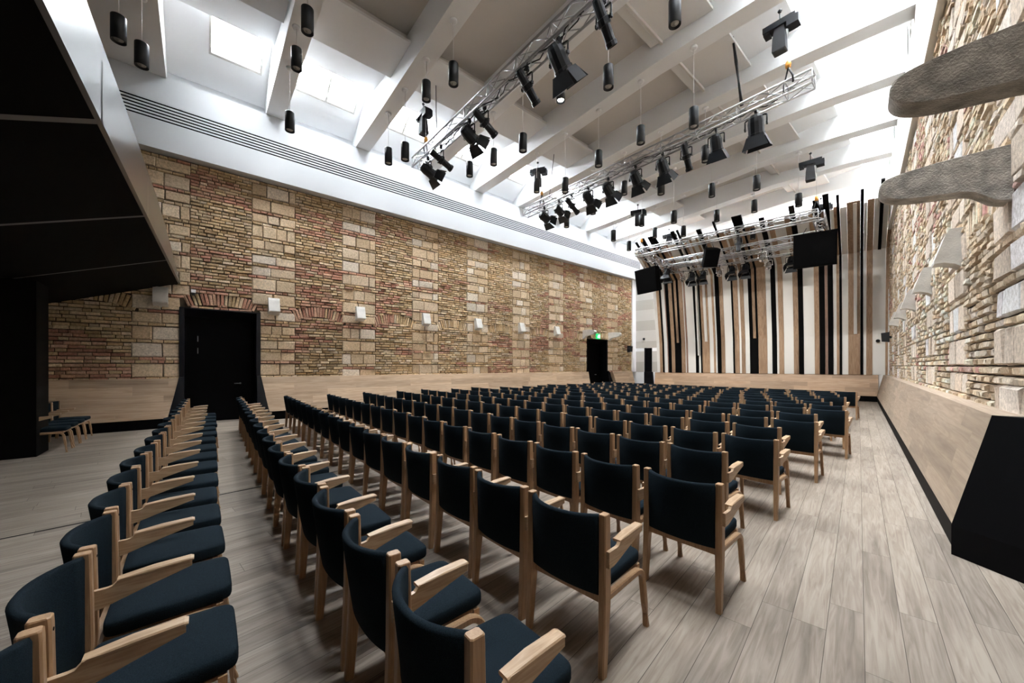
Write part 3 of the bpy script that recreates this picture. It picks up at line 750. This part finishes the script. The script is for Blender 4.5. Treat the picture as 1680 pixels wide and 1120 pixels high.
# dark cable runs lying in the trusses
for (a, b, u, lab) in ((-9.4, -4.2, 5.24, 'black cable bundle lying inside the nearest truss'), (-9.2, -2.6, 10.27, 'black cable bundle lying inside the middle truss')):
    mb = MB(); rr = random.Random(int(u)); n = 26; z0 = 7.93 if u < 6 else 7.87
    for k in range(2):
        mb.tube([(a+(b-a)*i/n, u+rr.uniform(-.1, .1), z0-.105+rr.choice((0, 0, .06, .14))*rr.random()) for i in range(n+1)], .013, 5)
    o = mb.build('cable_bundle', M['sling'], left=True); tag(o, lab, 'cable')
# drop cables
for (pts, lab) in (([(-9.53, 5.2, 9.75), (-9.55, 5.22, 8.9), (-9.5, 5.24, 8.1)], 'black cable dropping from ceiling to the left end of nearest truss'),
                   ([(-9.7, 10.3, 9.78), (-9.8, 10.28, 9.0), (-9.95, 10.27, 8.03)], 'black cable dropping to the left end of the middle truss'),
                   ([(-3.55, 10.25, 9.85), (-3.50, 10.28, 9.2), (-3.42, 10.24, 8.7), (-3.37, 10.27, 8.03)], 'thick black cable dropping to the right end of the middle truss')):
    mb = MB(); r_ = .022 if 'thick' in lab else .012; mb.tube(pts, r_, 6)
    if 'thick' in lab: mb.tube([(p[0]+.035*(i % 2), p[1], p[2]) for i, p in enumerate(pts)], r_, 6)
    tag(mb.build('drop_cable', M['sling'], left=True), lab, 'cable')

# ---------------------------------------------------------------- chain hoists
def hoist_proto():
    t = thing('chain_hoist', 'x', 'hoist')
    mb = MB(); mb.box((0, 0, 0), (.62, .24, .13)); mb.box((.26, 0, -.09), (.22, .24, .18)); mb.box((-.24, 0, -.05), (.12, .2, .14)); mb.build('motor', M['lampblack'], parent=t)
    mb = MB(); mb.loft([[(x*s_, y*s_, z) for x, y in ((-.12, -.1), (.12, -.1), (.12, .1), (-.12, .1))] for z, s_ in ((-.06, .75), (-.3, 1), (-.6, 1.1), (-.62, .9))]); mb.build('chain_bag', M['sling'], parent=t)
    mb = MB(); mb.tube([(0, .0, .05), (0, 0, .32)], .012, 6); mb.lathe([(.03, .30), (.045, .33), (.03, .36)], 10); mb.build('hook', M['steel'], parent=t)
    mb = MB(); mb.tube([(.16, 0, -.06), (.16, 0, -1.06)], .007, 6); mb.build('chain', M['handle'], parent=t)
    mb = MB(); mb.lathe([(0, 0), (.05, .01), (.06, .08), (.045, .15), (0, .17)], 12, (.16, 0, -1.14)); mb.build('load_hook', M['orange'], parent=t)
    mb = MB(); mb.tube([(.16, 0, -.0), (.05, .12, -.30), (.05, .10, -.44)], .02, 6); mb.tube([(.16, 0, -.0), (.27, -.12, -.30), (.27, -.10, -.44)], .02, 6); mb.build('sling', M['sling'], parent=t)
    return t
hp = None
for (v, u, z, zt, rz, lab) in ((-10.5, 5.3, 9.32, 8.12, -PH, 'black chain hoist with brown hook above the left end of nearest truss'), (-10.6, 10.3, 9.32, 8.05, -PH+.5, 'black chain hoist above the left end of the middle truss'),
                               (-2.55, 10.2, 9.40, 8.05, -PH, 'black chain hoist with orange hook above the right end of middle truss')):
    P_ = fromL(v, u, z)
    if hp is None: hp = hoist_proto(); tag(hp, lab, 'hoist', 'chain hoists'); hp.location = P_; hp.rotation_euler.z = rz; o = hp
    else: o = dup(hp, P_, (0, 0, rz), lab)
    o['drop'] = z-zt
for (x, y, z, zt, rz, lab) in ((-1.05, 16.3, 8.55, 6.92, 0, 'black chain hoist over the near right corner of the stage truss'), (-7.2, 16.3, 8.6, 6.92, .3, 'black chain hoist over the near left corner of the stage truss'),
                               (-1.0, 20.3, 8.3, 6.92, .2, 'black chain hoist over the far right corner of the stage truss'), (-7.2, 20.1, 8.5, 6.92, 0, 'black chain hoist over the far left corner of the stage truss')):
    o = dup(hp, (x-.16, y, z), (0, 0, rz), lab); o['drop'] = z-zt
for o in list(bpy.data.objects):
    if 'drop' in o.keys():
        L = o['drop']; del o['drop']
        for c in o.children:
            n = c.name.split('.')[0]
            if n == 'chain': c.scale.z = (L-.35)/1.0; c.location.z = -.06*(1-(L-.35))
            if n == 'load_hook': c.location.z = 1.14 - L + .28
            if n == 'sling': c.location.z = -L + .30

# ---------------------------------------------------------------- stage lamps
def lamp_fresnel():
    t = thing('stage_spotlight', 'x', 'spotlight')
    # aims along +y, pitched later by rotating about x; hangs from (0,0,0) pivot
    mb = MB(); R = Matrix.Rotation(-PI/2, 3, 'X')
    mb.lathe([(0, -.24), (.09, -.23), (.135, -.17), (.15, -.08), (.15, .14), (.165, .145), (.165, .19), (.0, .19)], 12, axis=R, smooth=False)
    for k in range(4): mb.box((0, -.16+.06*k, .15), (.2, .02, .03))
    mb.box((0, -.05, .165), (.10, .26, .04)); mb.build('housing', M['lampblack'], parent=t)
    mb = MB(); mb.lathe([(0, .186), (.14, .190), (.10, .205), (0, .215)], 16, axis=R); mb.build('lens', M['lens'], parent=t)
    for k in range(4):
        mb = MB(); Rk = Matrix.Rotation(k*PI/2, 3, 'Y')
        a, b, l = .15, (.24 if k % 2 == 0 else .17), .27
        vs = [Vector((-a, .19, .155)), Vector((a, .19, .155)), Vector((b, .19+l*.92, .155+l*.36)), Vector((-b, .19+l*.92, .155+l*.36))]
        vs = vs + [p + Vector((0, -.002, .006)) for p in vs]
        mb.add([Rk @ p for p in vs], [(0, 1, 2, 3), (7, 6, 5, 4), (0, 4, 5, 1), (1, 5, 6, 2), (2, 6, 7, 3), (3, 7, 4, 0)]); mb.build('barn_door', M['lampblack'], parent=t)
    return t
def lamp_profile():
    t = thing('profile_spotlight', 'x', 'spotlight')
    R = Matrix.Rotation(-PI/2, 3, 'X')
    mb = MB(); mb.lathe([(0, -.34), (.07, -.33), (.085, -.30), (.085, -.05), (.11, -.04), (.11, .06), (.085, .07), (.085, .30), (.10, .31), (.10, .38), (.085, .385), (.08, .34), (0, .34)], 12, axis=R, smooth=False)
    for k in range(5): mb.box((0, -.30+.05*k, .09), (.13, .015, .03))
    mb.box((.11, .0, 0), (.06, .05, .02)); mb.box((-.11, .02, 0), (.06, .03, .02)); mb.build('housing', M['lampblack'], parent=t)
    mb = MB(); mb.lathe([(0, .335), (.08, .34), (.05, .36), (0, .365)], 14, axis=R); mb.build('lens', M['lens'], parent=t)
    return t
def lamp_par():
    t = thing('par_can', 'x', 'spotlight')
    R = Matrix.Rotation(-PI/2, 3, 'X')
    mb = MB(); mb.lathe([(0, -.16), (.06, -.15), (.10, -.06), (.115, .02), (.115, .14), (.125, .145), (.125, .16), (.105, .16), (.10, .08), (0, .06)], 16, axis=R); mb.build('housing', M['chrome'], parent=t)
    mb = MB(); mb.lathe([(0, .06), (.10, .08), (.06, .10), (0, .105)], 14, axis=R); mb.build('lens', M['lens'], parent=t)
    return t
def yoke_mesh(w, drop):
    mb = MB()
    pts = [(w, 0, 0), (w, 0, drop*.55), (w*.8, 0, drop*.62), (-w*.8, 0, drop*.62), (-w, 0, drop*.55), (-w, 0, 0)]
    for a, b in zip(pts, pts[1:]):
        a, b = Vector(a), Vector(b); mb.tube([a, b], .016, 6)
    mb.box((w, 0, 0), (.03, .05, .05)); mb.box((-w, 0, 0), (.03, .05, .05))
    return mb
def clamp_mesh(drop):
    mb = MB(); mb.tube([(0, 0, drop*.60), (0, 0, drop-.02)], .014, 6); mb.box((0, 0, drop+.0), (.05, .08, .07)); mb.tube([(0, .045, drop), (0, .05, drop+.04), (0, .0, drop+.065)], .012, 6); return mb
PROTO = {}
def place_lamp(kind, loc, rz, pitch, drop, label, group, scale=1.0):
    key = kind
    if key not in PROTO:
        t = {'f': lamp_fresnel, 'p': lamp_profile, 'c': lamp_par}[kind]()
        yoke_mesh({'f': .20, 'p': .15, 'c': .15}[kind], .30).build('yoke', M['lampblack'] if kind != 'c' else M['chrome'], parent=t)
        clamp_mesh(.30).build('clamp', M['steel'], parent=t)
        PROTO[key] = t; o = t; tag(o, label, 'spotlight', group); o.location = loc; o.rotation_euler = (0, 0, rz)
    else: o = dup(PROTO[key], loc, (0, 0, rz), label, group)
    o.scale = (scale,)*3
    for c in o.children:
        n = c.name.split('.')[0]
        if n in ('housing', 'lens', 'barn_door'): c.rotation_euler.x = -math.radians(pitch)
        else:
            c.rotation_euler.x = 0
            c.location.z = 0; c.scale.z = drop/.30/scale
for i, (v, k, pt, yaw, s_) in enumerate([(-10.09, 'f', 24, 0, 1), (-9.32, 'p', 22, 0, 1), (-7.87, 'f', 24, .1, 1), (-7.22, 'p', 30, 0, 1), (-5.71, 'p', 42, 0, 1), (-4.82, 'f', 48, 0, 1.12), (-3.8, 'p', 50, 0, 1)]):
    nm = 'barn-door spotlight' if k == 'f' else 'long profile spotlight'
    place_lamp(k, fromL(v, 5.24, 7.42), -PH+yaw, pt, .36, 'black %s, %s from the left end of nearest truss' % (nm, ORD[i]), 'lamps on the nearest truss', s_)
def beam(v, i):
    # added fill spots at the middle truss lamps, to brighten the striped wall
    L = bpy.data.lights.new('added_wall_wash', 'SPOT'); L.energy = WASH_W; L.color = (1., .97, .92)
    L.spot_size = math.radians(38); L.spot_blend = .9; L.shadow_soft_size = .14
    o = bpy.data.objects.new('added_wall_wash', L); COL.objects.link(o)
    p = fromL(v, 10.72, 7.10); tgt = Vector((-8.6 + 8.6*i/9, 23.0, 3.0))
    o.location = p; o.rotation_euler = (tgt-p).to_track_quat('-Z', 'Y').to_euler()
WASH_W = 430.
for i, (v, k, pt, yaw, s_) in enumerate([(-10.21, 'f', 18, 0, 1), (-9.45, 'f', 22, 0, .9), (-8.83, 'p', 28, 0, 1), (-8.09, 'f', 34, 0, 1), (-7.27, 'f', 38, 0, 1), (-6.27, 'f', 44, 0, 1), (-5.4, 'f', 50, 0, 1), (-4.72, 'p', 58, .0, 1), (-3.95, 'f', 64, .1, .95), (-3.05, 'f', 72, .1, 1.12)]):
    nm = 'barn-door spotlight' if k == 'f' else 'long profile spotlight'
    beam(v, i)
    place_lamp(k, fromL(v, 10.27, 7.36), -PH+yaw, pt, .36, 'black %s, %s from the left end of middle truss' % (nm, ORD[i]), 'lamps on the middle truss', s_)
for i, (x, k, pt) in enumerate([(-6.76, 'c', 60), (-6.33, 'f', 65), (-5.80, 'f', 65), (-5.04, 'c', 70), (-4.50, 'f', 60), (-3.95, 'f', 65), (-3.03, 'c', 70), (-2.2, 'f', 60)]):
    nm = {'c': 'chrome par can', 'f': 'black barn-door spotlight'}[k]
    place_lamp(k, (x, 20.5, 6.22), PI, pt, .36, '%s, %s from left on the rear rail of stage truss' % (nm, ORD[i]), 'lamps on the stage truss', .95 if k == 'f' else 1)
for i, (x, k, pt) in enumerate([(-7.0, 'f', 70), (-3.0, 'c', 65)]):
    nm = {'c': 'chrome par can', 'f': 'black barn-door spotlight'}[k]
    place_lamp(k, (x, 18.85, 6.22), PI, pt, .36, '%s on the middle rail of stage truss' % nm, 'lamps on the stage truss')
place_lamp('p', (-3.35, 16.25, 6.25), PI, 80, .33, 'dark profile lamp under the front rail of the stage truss', 'lamps on the stage truss', .8)

# ---------------------------------------------------------------- hung loudspeakers
def pa(name, loc, rz, tilt, w_, h_, d_, label):
    t = thing(name, label, 'loudspeaker', loc, rz)
    mb = MB(); R = Matrix.Rotation(-tilt, 3, 'X')
    def sec(y, wx, hz): return [R @ Vector((sx*wx/2, y, sz*hz/2)) for sx, sz in ((-1, -1), (1, -1), (1, 1), (-1, 1))]
    mb.loft([sec(-d_/2, w_*.62, h_*.88), sec(-d_*.1, w_*.9, h_*.96), sec(d_*.38, w_, h_), sec(d_*.5, w_*.985, h_*.985)]); mb.build('cabinet', M['speaker'], parent=t)
    mb = MB(); mb.loft([sec(d_*.505, w_*.93, h_*.93), sec(d_*.515, w_*.92, h_*.92)]); mb.build('grille', M['speaker'], parent=t)
    mb = MB()
    for sx in (-.3, .3): mb.tube([(sx*w_, 0, h_*.45), (sx*w_*.6, 0, 6.60-loc[2])], .012, 6)
    mb.build('rigging', M['sling'], parent=t)
pa('hung_loudspeaker', (-7.05, 16.9, 5.55), PI-.30, .18, 1.12, 1.12, .62, 'big black loudspeaker hung below the left corner of stage truss')
pa('hung_loudspeaker', (-1.17, 17.2, 5.75), PI+.12, .12, 1.22, 1.20, .62, 'biggest black loudspeaker hung below the right corner of stage truss')
pa('hung_loudspeaker', (-4.42, 16.5, 6.02), PI+.6, .55, .55, .72, .50, 'smaller black loudspeaker hung below the middle of stage truss')

# ---------------------------------------------------------------- chairs
def rect_sec(c, xa, ya, w_, d_, ch=.006):
    c, xa, ya = Vector(c), Vector(xa), Vector(ya); a, b = w_/2, d_/2
    pts = [(-a+ch, -b), (a-ch, -b), (a, -b+ch), (a, b-ch), (a-ch, b), (-a+ch, b), (-a, b-ch), (-a, -b+ch)]
    return [c + xa*p[0] + ya*p[1] for p in pts]
def chair_proto():
    t = thing('chair', 'x', 'chair')
    X, Y = (1, 0, 0), (0, 1, 0)
    # seat cushion: superellipse outline, rounded edge, gently domed
    mb = MB(); n = 36; secs = []
    def outline(s_, z, dome=0.):
        out = []
        for j in range(n):
            a = 2*PI*j/n; c_, s2 = math.cos(a), math.sin(a); e = .20
            px = math.copysign(abs(c_)**e, c_); py = math.copysign(abs(s2)**e, s2)
            yy = .262 + py*.232*(s_ if s_ < .9 else (1-(1-s_)*1.0))
            hw = .230 - .022*(yy/.5)
            out.append(Vector((px*hw*s_, yy, z + dome)))
        return out
    for s_, z in ((.95, .397), (.988, .401), (1., .411), (1., .442), (.990, .453), (.965, .460), (.8, .465), (.5, .468), (.12, .469)): secs.append(outline(s_, z))
    mb.loft(secs, smooth=True); mb.build('seat', M['fabric'], parent=t)
    # curved upholstered back
    mb = MB(); secs = []; m_ = 17
    for i in range(m_):
        q = i/(m_-1)*2-1; x = q*.234; z0, z1 = .400, .824; th = .016
        def bul(z): return .030 + .072*min(1, max(0, (z-z0)/(z1-z0)))**.8
        sh = 1-abs(q)**2.3; nx = bul(.7)*-2.3*abs(q)**1.3*math.copysign(1, q)/.234; l = math.hypot(nx, 1)
        pr = [(-th, z0+.008), (-th, z0+.14), (-th, z0+.28), (-th, z1-.012), (-th*.5, z1-.002), (th*.5, z1), (th, z1-.012), (th, z0+.28), (th, z0+.14), (th, z0+.008), (th*.5, z0), (-th*.5, z0)]
        secs.append([Vector((x+nx/l*d, -bul(z)*sh - .004 + d/l, z)) for d, z in pr])
    mb.loft(secs, smooth=True); mb.build('backrest', M['fabric'], parent=t)
    for s in (-1, 1):
        mb = MB(); secs = []
        for z, w_, d_, yy, xx in ((0, .034, .044, -.028, .256), (.06, .036, .046, -.025, .2555), (.36, .044, .058, -.004, .253), (.46, .043, .060, .0, .2525), (.80, .042, .052, -.002, .2525), (.827, .042, .051, -.003, .2525), (.831, .037, .046, -.003, .2525)):
            secs.append(rect_sec((s*xx, yy, z), X, Y, w_, d_))
        mb.loft(secs); lg = mb.build('leg', M['chair_wood'], parent=t)
        if s > 0:
            mb = MB(); mb.lathe([(0, 0), (.006, 0), (.006, .002), (0, .002)], 8, (.2525, .0235, .785), axis=Matrix.Rotation(-PI/2, 3, 'X')); mb.build('screw_hole', M['black'], parent=lg)
        # bent front leg with its side rail
        mb = MB(); path = [(s*.236, .02, .372), (s*.232, .20, .372), (s*.229, .38, .372)]
        for k in range(1, 7):
            a = PI/2*k/6; path.append((s*.229, .38 + .085*math.sin(a), .372 - .085*(1-math.cos(a))))
        path += [(s*.232, .482, .15), (s*.235, .50, 0)]
        secs = []
        for i, p in enumerate(path):
            a = Vector(path[max(i-1, 0)]); b = Vector(path[min(i+1, len(path)-1)]); tt = (b-a).normalized()
            if i == 0: tt = Vector((0, 1, 0))
            if i == len(path)-1: nrm = Vector((0, 1, 0))
            else: nrm = Vector((1, 0, 0)).cross(tt).normalized()*-1
            secs.append(rect_sec(p, X, nrm, .036, .034 if i > 2 else .038))
        mb.loft(secs); mb.build('leg', M['chair_wood'], parent=t)
    mb = MB(); mb.box((0, .44, .375), (.43, .03, .034)); mb.box((0, .012, .378), (.47, .026, .05)); mb.box((0, .24, .384), (.40, .38, .014)); mb.build('seat_frame', M['chair_wood'], parent=t)
    # the one armrest, on the sitter's right
    mb = MB()
    pf = [(-.022, .565), (-.022, .650), (.058, .650), (.074, .653), (.086, .666), (.10, .676), (.325, .684), (.335, .678), (.335, .655), (.20, .618), (.06, .575), (.02, .565)]
    mb.loft([[(.2745, y, z) for y, z in pf], [(.2935, y, z) for y, z in pf]])
    mb.loft([rect_sec((.2700, .088, .668), X, (0, 0, 1), .046, .014, .004), rect_sec((.2675, .20, .678), X, (0, 0, 1), .056, .017, .005), rect_sec((.2685, .33, .684), X, (0, 0, 1), .052, .016, .005), rect_sec((.2690, .342, .683), X, (0, 0, 1), .044, .010, .004)])
    mb.build('armrest', M['arm_wood'], parent=t)
    return t
ROWS = [(-.36, None, 0), (.62, -.89, .592), (1.6, -1.16, .60), (2.6, -.98, .603), (3.6, -1.31, .592), (4.6, -1.18, .597), (5.55, -1.40, .60), (6.5, -1.21, .588), (7.53, -1.40, .597),
        (8.55, -1.18, .583), (9.5, -1.34, .596), (10.34, -1.67, .578), (11.27, -1.98, .58), (12.2, -1.70, .578), (13.08, -1.96, .59), (14.05, -2.16, .583), (14.95, -1.83, .58)]
ROW0 = [-.65, -1.22, -1.80, -2.37, -2.95, -3.5, -4.07, -4.65, -5.32, -5.94, -6.56, -7.28, -7.93, -8.58, -9.22, -9.86, -10.50, -11.14]
cp = None; rr = random.Random(12); total = 0
for ri, (u, v0, pit) in enumerate(ROWS):
    if v0 is None: vs = ROW0
    else:
        lim = -11.02 if ri < 9 else -10.7
        vs = []; v = v0
        while v > lim: vs.append(v + rr.uniform(-.006, .006)); v -= pit
    for i, v in enumerate(vs):
        du = .2*max(0, (-v-4)/7); rz = -PH + math.radians(rr.uniform(-.9, 1.2) + (4 if (ri == 2 and i == 0) else 0))
        uc = u + du + rr.uniform(-.01, .01)
        loc = fromL(v-.2525, uc, 0)
        rown = 'the nearest row at far left' if ri == 0 else 'the %s row from the camera end' % ORD[ri]
        lab = 'navy wooden-armed chair, %s from the right in %s' % (ORD[i], rown)
        grp = 'chairs in %s' % ('the nearest row' if ri == 0 else 'the %s row' % ORD[ri])
        if cp is None: cp = chair_proto(); o = cp; tag(o, lab, 'chair', grp); o.location = loc; o.rotation_euler.z = rz
        else: o = dup(cp, loc, (0, 0, rz), lab, grp)
        total += 1
for i, v in enumerate((-10.57, -11.14, -11.70, -12.27)):
    lab = 'navy wooden-armed chair of the short row under the balcony, %s from the wall' % ORD[3-i]
    dup(cp, fromL(v-.2525, -2.36, 0), (0, 0, -PH+math.radians(rr.uniform(-2, 2))), lab, 'chairs along the left wall')

# ---------------------------------------------------------------- light, camera, view
SKY_LO, SKY_HI = 17., 64.
wd = bpy.data.worlds.new('sky'); SC.world = wd; wd.use_nodes = True
nt = wd.node_tree; bg = nt.nodes['Background']; bg.inputs['Color'].default_value = (.94, .97, 1.0, 1)
# overcast sky, brighter around the hidden sun (behind the left rear of the hall)
tc = N(nt, 'ShaderNodeTexCoord'); vm = N(nt, 'ShaderNodeVectorMath', operation='DOT_PRODUCT')
sd = (fromL(-.75, .10) + Vector((0, 0, .65))).normalized(); vm.inputs[1].default_value = sd
nt.links.new(tc.outputs['Generated'], vm.inputs[0])
mr = N(nt, 'ShaderNodeMapRange'); mr.inputs['From Min'].default_value = -.3; mr.inputs['From Max'].default_value = 1.0
nt.links.new(vm.outputs['Value'], mr.inputs['Value'])
pw = N(nt, 'ShaderNodeMath', operation='POWER'); pw.inputs[1].default_value = 2.0; nt.links.new(mr.outputs[0], pw.inputs[0])
ma = N(nt, 'ShaderNodeMath', operation='MULTIPLY_ADD'); ma.inputs[1].default_value = SKY_HI; ma.inputs[2].default_value = SKY_LO
nt.links.new(pw.outputs[0], ma.inputs[0]); nt.links.new(ma.outputs[0], bg.inputs['Strength'])
cam = bpy.data.cameras.new('camera'); co = bpy.data.objects.new('camera', cam); COL.objects.link(co)
co.location = (0, 0, 1.6); co.rotation_euler = (PI/2, 0, math.radians(43.0))
cam.sensor_width = 36; cam.lens = 610/1680*36; cam.shift_y = 40/1680; cam.clip_start = .02; cam.clip_end = 200
SC.camera = co
SC.view_settings.view_transform = 'Standard'; SC.view_settings.look = 'None'; SC.view_settings.gamma = 1; SC.view_settings.use_curve_mapping = False
SC.view_settings.exposure = 1.08
SC.cycles.max_bounces = 8; SC.cycles.diffuse_bounces = 5; SC.cycles.glossy_bounces = 3; SC.cycles.transparent_max_bounces = 8
SC.cycles.caustics_reflective = False; SC.cycles.caustics_refractive = False; SC.cycles.sample_clamp_indirect = 8
SC.cycles.use_denoising = True
print('chairs', total)
